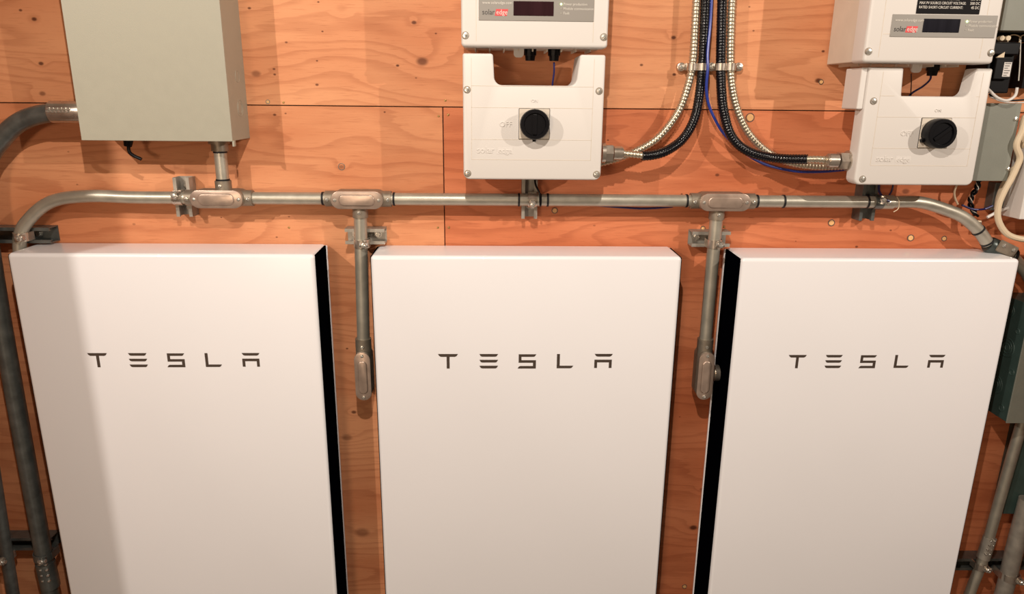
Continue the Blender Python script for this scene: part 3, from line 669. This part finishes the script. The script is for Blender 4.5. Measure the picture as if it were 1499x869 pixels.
for px in (997, 1041, 1081):
    c = at(px, 98, -.012); obj('ear', disc(bm_new(), c, .011, -.016, -.002, 16, .002), M_CHROME, cb, 'edge'); screw_head('screw', c, -.016, .006, M_ZINC, cb, .004)

# ------------------------------------------------------------------ left edge: large bend, lower pipes
xl = -1.325
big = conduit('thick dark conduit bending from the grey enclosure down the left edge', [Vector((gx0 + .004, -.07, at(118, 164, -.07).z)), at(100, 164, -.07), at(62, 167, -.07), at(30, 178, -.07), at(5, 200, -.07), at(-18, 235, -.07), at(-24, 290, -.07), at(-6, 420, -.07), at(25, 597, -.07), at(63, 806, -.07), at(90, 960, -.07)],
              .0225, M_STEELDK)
pl = at(76, 164, -.07)
t = thing('compression_connector', 'ribbed bright connector where the thick bend enters the grey enclosure', 'connector', tuple(pl))
zc = at(118, 164, -.07).z
obj('sleeve', tb([Vector((pl.x, -.07, zc)), Vector((gx0 + .001, -.07, zc))], .0262, 24), M_CHROME, t, 'edge')
for k in range(6):
    xx = pl.x + .004 + k * .0095
    for zz in (.008, .0015): 
        bm = bm_new(); q = Vector((xx + (.003 if zz > .005 else 0), -.0952, zc + zz)); poly(bm, [(q.x - .0038, q.z - .0028), (q.x + .003, q.z - .0028), (q.x + .0045, q.z + .0028), (q.x - .0023, q.z + .0028)], -.0985, -.0945, bev=.0008, seg=1)
        obj('rib', bm, M_ZINC, t)
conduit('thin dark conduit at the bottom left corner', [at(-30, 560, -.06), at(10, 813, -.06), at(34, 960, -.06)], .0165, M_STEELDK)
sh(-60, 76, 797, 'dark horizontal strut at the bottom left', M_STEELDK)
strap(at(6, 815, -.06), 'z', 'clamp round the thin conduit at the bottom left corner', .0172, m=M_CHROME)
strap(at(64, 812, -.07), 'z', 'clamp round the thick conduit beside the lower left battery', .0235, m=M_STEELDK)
t = thing('compression_connector', 'dotted coupling on the thick conduit beside the left battery', 'connector', tuple(at(68, 835, -.07)))
obj('sleeve', tb([at(66, 822, -.07), at(74, 858, -.07)], .0255, 20), M_STEELDK, t, 'edge')
for r_ in range(4):
    for c_ in range(2):
        p = at(58 + c_ * 9 + r_ * 1.6, 826 + r_ * 8, -.094); obj('rib', boxb(p.x - .003, p.x + .003, -.098, -.090, p.z - .0025, p.z + .0025, bev=.0008, seg=1), M_ZINC, t)

# ------------------------------------------------------------------ right edge
# conduit body and tail after the bend
P0, P1 = at(1448, 358, CY), at(1477, 372, CY); d = (P1 - P0)
t = thing('pull_box', 'dark angled pull body just above the top right corner of the right battery', 'pull body', tuple(P0))
obj('housing', tb([P0 - d * .08, P0 + d * .02, P0 + d * .75, P1], [.0195, .0225, .0225, .0185], 18), M_DARKCAST, t, 'edge')
n_ = Vector((0, -1, 0)); 
bm = bm_new(); bmesh.ops.create_cube(bm, size=1)
ang = math.atan2(d.z, d.x); R3 = Matrix.Rotation(-ang, 3, 'Y')
for v in bm.verts: v.co = Vector((v.co.x * .056, v.co.y * .004, v.co.z * .032))
bmesh.ops.bevel(bm, geom=list(bm.edges), offset=.0015, segments=2, affect='EDGES')
for v in bm.verts: v.co = R3 @ v.co + (P0 + P1) / 2 + Vector((0.004, -.0235, .006))
obj('cover_plate', bm, M_CAST, t)
for f in (.28, .75): screw_head('screw', P0 + d * f + Vector((.006, 0, .010)), CY - .0258, .0045, M_ZINC, t, .003)
for f in (.95, 1.12): obj('band', tb([P0 + d * f, P0 + d * (f + .07)], .0212, 18), M_RING, t, 'edge')
conduit('conduit tail leaving the angled pull body to the right edge', [P0 + d * 1.0, at(1490, 385, CY), at(1505, 402, CY), at(1530, 450, CY)], .0165)

def bx_px(px0, py0, px1, py1, yf, yb=0.0, bev=.001, x1=None):
    a = at(px0, py0, yf); b = at(px1, py1, yf); return boxb(a.x, x1 if x1 is not None else b.x, yf, yb, min(a.z, b.z), max(a.z, b.z), bev=bev)
# grey upper right panel
a = at(1464, 44, -.09)
t = thing('panel_box', 'grey steel panel box at the top right corner', 'box', (a.x, 0, a.z)); obj('body', boxb(a.x, a.x + .3, -.09, 0, a.z, 2.3, bev=.001), M_GREYBOX2, t)
obj('cover', boxb(a.x - .002, a.x + .302, -.093, -.0902, a.z - .001, 2.3, bev=.0008), M_GREYBOX2, t)
# black device
t = thing('relay_module', 'black plastic power module with small white label, right of the right inverter', 'module', tuple(at(1470, 140, -.06)))
a = at(1440, 136, -.09); b = at(1492, 61, -.09); 
obj('body', boxb(a.x, b.x, -.085, 0, a.z, b.z, bev=.003), M_BLACK, t)
q0 = at(1448, 80, -.1); q1 = at(1496, 62, -.1); obj('top_block', boxb(q0.x, q1.x, -.098, -.086, q0.z, q1.z, bev=.003), M_BLACK, t)
q0 = at(1455, 116, -.1); q1 = at(1484, 86, -.1); obj('front_block', boxb(q0.x, q1.x, -.096, -.086, q0.z, q1.z, bev=.002), M_BLACK, t)
q0 = at(1468, 112, -.1); q1 = at(1483, 91, -.1); lb = obj('label', boxb(q0.x, q1.x, -.0972, -.0958, q0.z, q1.z), M_INV, t, label='small white label')
for k in range(6):
    zz = q1.z - .003 - k * .0055; obj('print_line', boxb(q0.x + .002, q1.x - .002 - (k % 3) * .003, -.0975, -.0971, zz - .0008, zz + .0008), M_DKTXT, lb)
q0 = at(1458, 84, -.1); q1 = at(1471, 76, -.1); bm = bm_new(); poly(bm, [(q0.x, q0.z), (q1.x, q0.z), (q1.x, q1.z)], -.1005, -.0975); obj('chip', bm, M_CREAM, t)
for px in (1465, 1474):
    pc = at(px, 56, -.07); nn = solo('wire_nut', tb([pc + Vector((0, -.006, 0)), pc + Vector((0, .006, 0))], .006, 10), M_CREAM, ('left' if px < 1470 else 'right') + ' one of two small white terminal rings over the black module', 'terminal', 'white terminal rings')
solo('terminal_rail', bx_px(1452, 60, 1530, 47, -.03, bev=.002), M_BLACK, 'black terminal rail between grey panel box and black module', 'rail')
for i_, px in enumerate((1482, 1499)):
    solo('wire', tb(spline(pix((px - 7, 62), (px - 6, 55), (px, 51), (px + 8, 52), (px + 13, 56), y=-.05), .004), .0014, 8), M_CREAM, ('first' if i_ == 0 else 'second') + ' thin white wire arch over the black module from the left', 'wire', 'white wire arches')
solo('wire', tb(spline(pix((1494, 58), (1493, 90), (1491, 118), y=-.07), .006), .0014, 8), M_PALETXT, 'thin straight pale wire down the right side of the black module', 'wire')
q0 = at(1494, 135, -.05)
solo('junction_block', boxb(q0.x, q0.x + .06, -.05, 0, q0.z + .01, at(1494, 62, -.05).z), M_BLACK, 'black block cut by the right edge beside the module', 'module')
# grey box behind lower housing of right inverter
a = at(1434, 264, -.075); b = at(1492, 152, -.075)
t = thing('junction_box', 'grey-green steel junction box right of the right inverter switch', 'box', (a.x, 0, a.z))
xr = (at(1492, 152, -.075).x + at(1477, 264, -.075).x) / 2; xl_ = at(1432, 200, -.075).x - .03
obj('body', boxb(xl_, xr, -.072, 0, a.z, b.z, bev=.001), M_GREYBOX2, t); obj('cover', boxb(xl_ - .001, xr + .001, -.075, -.0722, a.z - .001, b.z + .001, bev=.0008), M_GREYBOX2, t)
for px, py in ((1487, 174), (1476, 247)): screw_head('screw', at(px, py, -.076), -.0750, .0048, M_ZINC, t, .004)
# cables at the right edge
def wire(pts, r, m, label, cat='cable', y=-.05, n=10, group=None): return solo(cat, tb(spline(pix(*pts, y=y), .006), r, n), m, label, cat, group)
wire(((1502, 172), (1496, 192), (1488, 212), (1493, 230), (1488, 245), (1480, 262), (1470, 280), (1462, 300), (1461, 320), (1470, 338), (1484, 347), (1510, 352)), .0078, M_CREAM, 'thick cream cable looping down the right edge over the conduit end', y=-.085)
wire(((1500, 236), (1490, 240), (1478, 252), (1468, 270), (1461, 288), (1458, 306)), .0052, M_CREAM, 'thinner cream cable below the grey junction box, behind thick cream cable', y=-.04)
wire(((1510, 165), (1500, 172), (1496, 190), (1498, 212), (1512, 226)), .0075, M_CREAM, 'short bend of thick cream cable at the right edge beside junction box', y=-.06)
wire(((1440, 124), (1449, 133), (1460, 143), (1474, 147), (1486, 140), (1489, 128)), .0034, M_INV, 'thin white cable looped under the black module', y=-.10)
wire(((1448, 138), (1462, 146), (1480, 147), (1500, 146)), .0024, M_BLACK, 'thin black cable on top of the grey junction box', y=-.05)
wire(((1448, 141), (1470, 149), (1500, 150)), .0016, M_INV, 'thin pale wire on top of the grey junction box', y=-.06)
wire(((1401, 270), (1397, 280), (1398, 290), (1402, 299)), .0026, M_CREAM, 'thin pale wire left of the twisted pair', y=-.03)
wire(((1408, 300), (1424, 306), (1440, 306), (1453, 301)), .0026, M_NAVY, 'thin dark blue wire crossing beneath the twisted pair', y=-.05)
wire(((1445, 318), (1462, 309), (1478, 303)), .0040, M_INV, 'short white cable beside the conduit bend ending in grey gland', y=-.05)
t = thing('twisted_pair', 'black and white twisted wires hanging below the right inverter corner', 'wire', tuple(at(1427, 285, -.05)))
base = spline(pix((1433, 264), (1430, 275), (1422, 288), (1421, 300), (1429, 316), y=-.04), .0035)
for ph, mm, r_ in ((0, M_BLACK, .0034), (math.pi, M_BLACK, .0034), (math.pi / 2, M_PALETXT, .0013)):
    obj('strand', tb([p + Vector((math.cos(ph + i * .62) * .0045, math.sin(ph + i * .62) * .0045, 0)) for i, p in enumerate(base)], r_, 8), mm, t, True)
wire(((1436, 325), (1436, 342), (1442, 352), (1450, 362), (1452, 372)), .0016, M_INV, 'thin white wire hanging left of the angled pull body', y=-.05)
wire(((1412, 312), (1424, 322), (1436, 324)), .0022, M_CREAM, 'thin pale tie under the conduit bend', y=-.06)
# white box + gland on the right edge
a = at(1492, 321, -.10)
t = thing('white_box', 'white box face cut by the right edge, with grey gland', 'box', (a.x, 0, a.z)); obj('body', boxb(a.x, a.x + .25, -.10, -.03, a.z, at(1500, 205, -.1).z, bev=.002), M_INV, t)
obj('back_box', boxb(a.x - .03, a.x + .25, -.03, 0, a.z + .012, at(1500, 272, -.1).z, bev=.002), M_STEELDK, t)
ga = at(1476, 304, -.05); obj('gland', tb([ga, ga + Vector((.016, 0, 0)), ga + Vector((.0161, 0, 0)), Vector((a.x + .01, -.05, ga.z))], [.011, .011, .015, .015], 12), M_GALVD, t, 'edge')
# knockout box (its flank faces the viewer)
fx = at(1473, 620, -.13); zt_ = at(1499, 428, 0).z
t = thing('knockout_box', 'dark grey box with ringed knockouts in its flank, right of the right battery', 'box', (fx.x, 0, fx.z))
fx.z += .004
XK = (at(1473, 620, -.13).x + at(1500, 500, -.13).x) / 2
obj('body', boxb(XK, XK + .3, -.127, 0, fx.z, zt_, bev=.001), M_TEAL, t, label='dark teal grey box body')
obj('cover', boxb(XK - .002, XK + .3, -.131, -.1272, fx.z - .002, zt_ + .002, bev=.0008), M_GREYBOX2, t)
random.seed(3)
for (yy_, zz_, rs) in ((-.075, fx.z + .20, (.026, .017, .009)), (-.06, fx.z + .085, (.026, .018, .010)), (-.055, fx.z + .30, (.018, .011)), (-.11, fx.z + .14, (.008,)), (-.03, fx.z + .145, (.010, .005)), (-.10, fx.z + .255, (.007,)), (-.04, fx.z + .25, (.007,)), (-.10, fx.z + .03, (.009,))):
    for r_ in rs:
        bm = bm_new(); tube(bm, [Vector((XK - .0003, yy_ + r_ * math.cos(a * math.pi / 12), zz_ + r_ * math.sin(a * math.pi / 12))) for a in range(25)], .0016, 6, False)
        obj('knockout', bm, M_TEAL, t, True)
# lower teal box
a = at(1470, 752, -.05); b = at(1500, 640, -.05)
solo('lower_box', boxb(at(1480, 700, -.05).x, at(1480, 700, -.05).x + .3, -.05, 0, a.z, b.z + .03, bev=.002), M_TEAL, 'dark teal box behind the pipes in the lower right', 'box')
# lower right pipes
conduit('slim conduit rising to the knockout box, lower right', [at(1406, 905, CY), at(1424, 856, CY), at(1438, 820, CY), at(1455, 760, CY), at(1478, 680, CY), at(1497, 615, CY)], .0150)
conduit('thick conduit in the bottom right corner', [at(1458, 905, -.075), at(1474, 850, -.075), at(1486, 800, -.075), at(1505, 730, -.075)], .0235, M_GALVD)
sh(1398, 1520, 826, 'dark horizontal strut at the bottom right', M_STEELDK)
strap(at(1435, 827, CY), 'z', 'clamp round the slim conduit at the bottom right', .0155, m=M_CHROME)
strap(at(1478, 842, -.075), 'z', 'clamp round the thick conduit at the bottom right', .0245, m=M_CHROME)
t = thing('compression_connector', 'dotted coupling on the slim conduit, lower right', 'connector', tuple(at(1447, 800, CY)))
obj('sleeve', tb([at(1439, 816, CY), at(1449, 786, CY)], .0185, 20), M_GALVD, t, 'edge')
for r_ in range(4):
    for c_ in range(2):
        p = at(1450 + c_ * 6 - r_ * 2.6, 791 + r_ * 6.5, -.074); obj('rib', boxb(p.x - .002, p.x + .002, -.079, -.070, p.z - .002, p.z + .002, bev=.0006, seg=1), M_ZINC, t)
